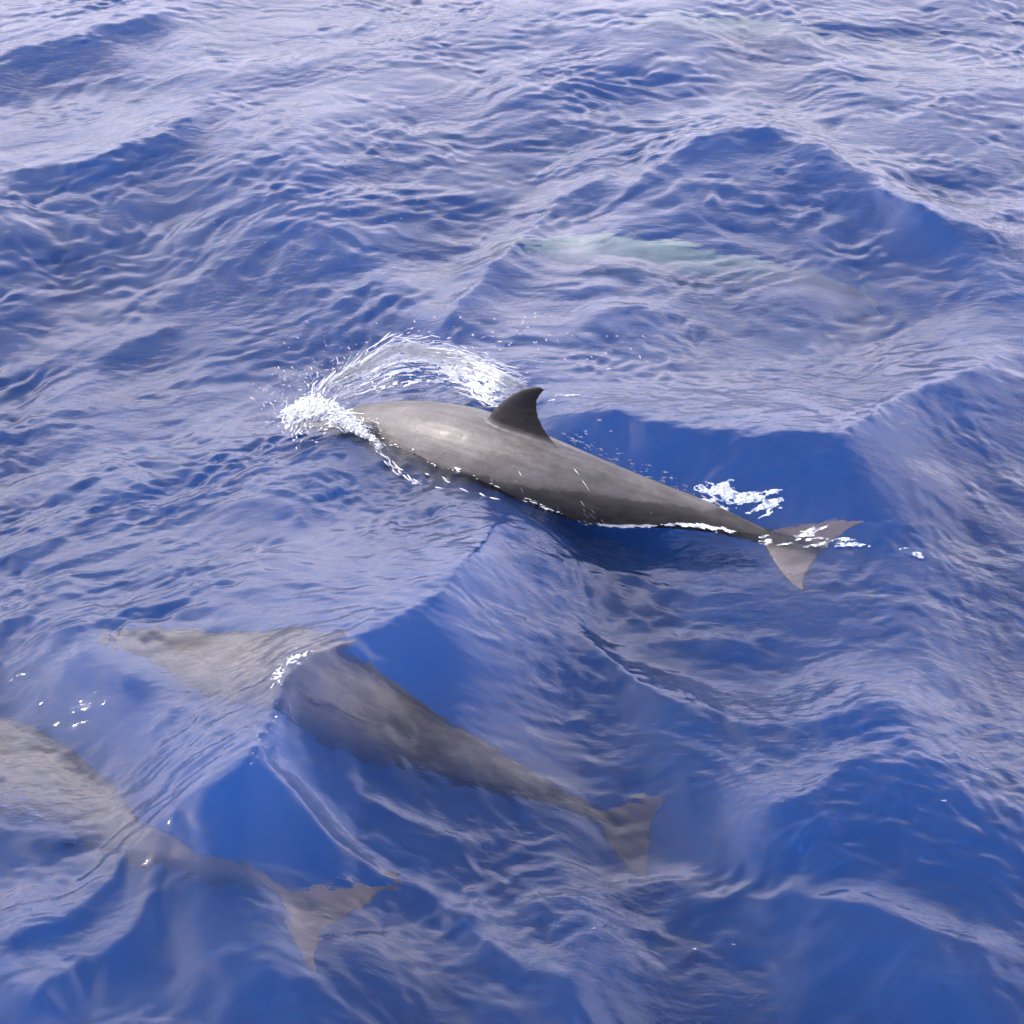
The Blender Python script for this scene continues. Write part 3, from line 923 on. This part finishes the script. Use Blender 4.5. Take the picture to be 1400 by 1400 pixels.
# streaks and drops breaking off the sheet
n = 900
uu = rng.uniform(.02, .98, n); v_ = np.clip(rng.normal(.78, .26, n), 0, 1.3)
ii = (uu * 419).astype(int)
pp = CL[ii] * (1 - v_[:, None]) + CT[ii] * v_[:, None]
pp[:, 2] += .05 * np.sin(np.pi * np.clip(v_, 0, 1)) + rng.normal(0, .012, n)
tang = np.gradient(CT, axis=0)[ii]
dirs = tang / np.linalg.norm(tang, axis=1)[:, None] + rng.normal(0, .14, (n, 3)) + img(-.1, .12)[None]
h.add(*flecks(pp, dirs, rng.exponential(.020, n) + .006, rng.uniform(.0009, .0026, n)))
n = 1300                                                  # white rim
uu = rng.uniform(.04, .97, n) ; v_ = rng.normal(.92, .10, n) - .25 * fbm(uu * 11, uu * 0, 2, 141)
ii = (uu * 419).astype(int)
pp = CL[ii] * (1 - v_[:, None]) + CT[ii] * v_[:, None]
pp[:, 2] += .05 * np.sin(np.pi * np.clip(v_, 0, 1)) + rng.normal(0, .008, n)
tang = np.gradient(CT, axis=0)[ii]
dirs = tang / np.linalg.norm(tang, axis=1)[:, None] + rng.normal(0, .10, (n, 3)) + img(0, .06)[None]
h.add(*flecks(pp, dirs, rng.exponential(.024, n) + .008, rng.uniform(.0009, .0026, n)))
sheet = h.done("side_splash", M_FOAM, "arching streaky sheet of white water thrown up behind the surfacing dolphin's head", "splash")
keepc = (env > .22) & ~keepf & (body + env * .38 > .60)
h = Heap(); a_, b_ = grid_lace(U, V, S - np.array([0, -.012, .004]), keepc); h.add(a_, b_)
h.done("water_sheet", M_FILM, "thin clear film of lifted water between the white streaks behind the head", "water sheet", "stuff")

# loose spray in front of and above the head
h = Heap()
n = 260
t = rng.random(n)
pxs = np.where(t < .6, rng.normal(455, 38, n), rng.normal(400, 22, n)); pys = np.where(t < .6, rng.normal(512, 22, n), rng.normal(545, 24, n))
pp = np.array([at(x, y, z) for x, y, z in zip(pxs, pys, rng.uniform(.10, .30, n))])
dirs = rand_dirs(img(-.5, .6), .5, n)
h.add(*flecks(pp, dirs, rng.exponential(.004, n) + .0015, rng.uniform(.0009, .0024, n), sub=1))
n = 70
pp = np.array([at(rng.normal(640, 110), rng.normal(470, 22), rng.uniform(.05, .25)) for _ in range(n)])
h.add(*flecks(pp, rand_dirs(img(.8, -.3), .5, n), rng.uniform(.004, .012, n), rng.uniform(.0016, .0034, n)))
n = 26
pp = np.array([at(rng.normal(420, 22), rng.normal(590, 12), .09) for _ in range(n)])
h.add(*flecks(pp, rand_dirs(img(.3, .6), .6, n), rng.uniform(.005, .014, n), rng.uniform(.002, .004, n)))
h.done("spray_droplets", M_FOAM, "fine white droplets of spray flying around the surfacing dolphin's head", "spray", "stuff", True)

# foam along the waterline of the surfacing dolphin
Hw = water_height(W1[:, 0], W1[:, 1])
f_ = W1[:, 2] - Hw
ppx, ppy = to_px(W1[:, 0], W1[:, 1], W1[:, 2])
C1, d1, T1, B1, N1, sc1 = FR1
tang1 = np.stack([np.interp(np.clip(CO1[:, 0] * sc1, 0, d1[-1]), d1, T1[:, k]) for k in range(3)], -1)
line = np.abs(f_) < .010
near_side = CO1[:, 1] * np.sign(np.dot(B1[120], CAM - C1[120])) > 0
u_ = CO1[:, 0] / BODY_L
h = Heap()
def waterline(sel, n, l0, l1, w0, w1, dens, lift=.004):
    idx = np.flatnonzero(sel)
    if not len(idx):
        return
    pr = np.clip(dens(u_[idx]) * (fbm(CO1[idx, 0] * 9, CO1[idx, 1] * 2, 3, 101) - .22) * 2.2, .04, 1) + 1e-6
    idx = rng.choice(idx, n, p=pr / pr.sum())
    p = W1[idx] + rng.normal(0, 1, (n, 3)) * [.014, .012, .003]
    p[:, 2] = np.maximum(p[:, 2], Hw[idx]) + lift
    dr = tang1[idx] + rng.normal(0, .12, (n, 3)) * [1, 1, .3]
    h.add(*flecks(p, dr, rng.uniform(l0, l1, n), rng.uniform(w0, w1, n)))
waterline(line & near_side & (u_ > .44) & (u_ < .86), 900, .006, .026, .0012, .0034, lambda u: np.interp(u, [.44, .55, .7, .93], [.25, .6, 1, 1.2]))
waterline(line & near_side & (u_ > .22) & (u_ < .46), 60, .008, .022, .002, .004, lambda u: u * 0 + 1)
waterline(line & ~near_side & (u_ > .5) & (u_ < .84), 150, .008, .034, .002, .006, lambda u: np.interp(u, [.5, .6, .8, .93], [.3, .9, 1, 1]))
n = 130                                                   # wash showing over the back on the far side
pts, t = curve3([at(*q) for q in ((772, 597, .10), (815, 617, .09), (860, 639, .07), (905, 656, .05), (945, 674, .03))], n)
keep = fbm(t * 9, t * 0, 2, 131) > .42
pts = pts[keep]; n = len(pts)
h.add(*flecks(pts + rng.normal(0, 1, (n, 3)) * [.02, .03, .012], rand_dirs(img(1, -.3), .2, n), rng.uniform(.005, .026, n), rng.uniform(.0015, .0045, n)))
h.done("waterline_foam", M_FOAM, "thin broken line of foam where the surfacing dolphin's flanks meet the sea", "foam", "stuff", voxel=.0026)

# water running off the flank, its wet highlights put in as white flecks
h = Heap()
ok = near_side & (f_ > .015) & (((ppx > 770) & (ppx < 905) & (ppy > 650) & (ppy < 722)) | ((ppx > 660) & (ppx < 720) & (ppy > 600) & (ppy < 690)))
idx = np.flatnonzero(ok)
if len(idx):
    pat = fbm(CO1[idx, 0] * 9, CO1[idx, 2] * 9, 2, 120) ** 6
    idx = rng.choice(idx, 150, p=pat / pat.sum())
    nrm = np.empty(len(D1.data.vertices) * 3, np.float32); D1.data.vertices.foreach_get("normal", nrm); nrm = nrm.reshape(-1, 3)[idx]
    dr = tang1[idx] * .75 + np.array([0, 0, -1.0]) + rng.normal(0, .12, (len(idx), 3))
    dr -= nrm * (dr * nrm).sum(1)[:, None]
    h.add(*flecks(W1[idx] + nrm * .0015, dr, rng.exponential(.012, len(idx)) + .004, rng.uniform(.0008, .0022, len(idx)), .0012, nrm))
    h.done("running_water_glints", M_FOAM, "bright streaks of water running off the surfacing dolphin's flank", "water streaks", "stuff")

# foam rafts at the tail and by the fin
h = Heap()
raft(h, [(1000, 679, 36, 6, -8, .8), (1030, 690, 40, 7, -4, .85), (985, 668, 22, 5, 0, .7), (1060, 689, 22, 6, 8, .8),
         (965, 672, 14, 5, -15, .8)], seed=1)
h.done("tail_foam", M_THIN, "streaky white foam patch behind the surfacing dolphin's tail stock", "foam", "stuff")
h = Heap()
raft(h, [(1085, 735, 40, 6, -6, .7), (1130, 742, 42, 5, -5, .6), (1112, 727, 30, 4, 4, .8), (1160, 748, 26, 4, -8, .6)], seed=2)
h.done("fluke_foam", M_THIN, "thin foam streaks washing over the surfacing dolphin's flukes", "foam", "stuff")
h = Heap()
raft(h, [(772, 541, 30, 3, 3, .8), (760, 547, 16, 2, -8, .6)], seed=3)
h.done("fin_wake", M_THIN, "short white wake streak just behind the dorsal fin", "foam", "stuff")
h = Heap()
raft(h, [(1255, 760, 12, 4, -12, .9), (1240, 752, 9, 3, 20, .6)], cell=.004, seed=4)
h.done("foam_patch", M_THIN, "small lone white foam patch to the right of the flukes", "foam", "stuff")
# broken crest above the second dolphin
h = Heap()
raft(h, [(405, 903, 14, 5, 25, 1.4), (388, 917, 12, 6, 30, 1.4)], cell=.004, seed=5, rise=.025)
n = 220
cr = [wh(x, y) for x, y in ((418, 897), (400, 906), (382, 920), (380, 945), (376, 975), (364, 1005), (350, 1030), (345, 1045))]
pts, t = curve3(cr, n)
keep = (t < .3) | (rng.random(n) < .45)
pts, t = pts[keep], t[keep]; n = len(pts)
pts = pts + rng.normal(0, 1, (n, 3)) * [.014, .014, .004] + [0, 0, .008]
h.add(*flecks(pts, rand_dirs(img(.5, .25), .5, n), rng.uniform(.004, .014, n) * np.where(t < .3, 1.2, .8), rng.uniform(.0014, .004, n) * np.where(t < .3, 1.3, .8)))
h.done("crest_foam", M_FOAM, "small white foam breaking on the wave crest above the submerged dolphin", "foam", "stuff", voxel=.0028)

# ripple line trailing from the head splash
h = Heap()
n = 46
pts, t = curve3([wh(x, y) for x, y in ((515, 606), (525, 625), (545, 645), (572, 662))], n)
h.add(*flecks(pts + rng.normal(0, 1, (n, 3)) * [.012, .012, .003] + [0, 0, .006], rand_dirs(img(.7, -.6), .25, n), rng.uniform(.008, .024, n), rng.uniform(.0018, .004, n)))
pts2 = np.array([wh(x, y) + [0, 0, .005] for x, y in ((608, 656), (612, 660), (636, 672), (660, 678), (676, 683), (600, 668), (585, 650))])
h.add(*flecks(pts2, rand_dirs(img(1, -.4), .2, len(pts2)), rng.uniform(.012, .026, len(pts2)), rng.uniform(.003, .006, len(pts2))))
h.done("head_wake", M_FOAM, "thin trail of foam flecks below the surfacing dolphin's head", "foam", "stuff")

# sun glints put in as small white flecks on the sea
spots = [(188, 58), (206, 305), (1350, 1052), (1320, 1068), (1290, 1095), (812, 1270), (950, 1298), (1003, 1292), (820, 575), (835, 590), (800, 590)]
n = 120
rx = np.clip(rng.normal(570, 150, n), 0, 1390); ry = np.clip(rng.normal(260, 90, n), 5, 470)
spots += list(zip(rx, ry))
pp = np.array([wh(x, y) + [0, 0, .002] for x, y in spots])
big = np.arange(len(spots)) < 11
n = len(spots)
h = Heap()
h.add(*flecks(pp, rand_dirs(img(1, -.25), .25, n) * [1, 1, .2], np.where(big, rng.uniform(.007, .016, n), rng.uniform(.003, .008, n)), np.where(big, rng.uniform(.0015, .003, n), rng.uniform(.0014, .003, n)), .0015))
h.done("glint_flecks", M_THIN, "tiny white flecks painted in for sun glints on the open water", "foam", "stuff")
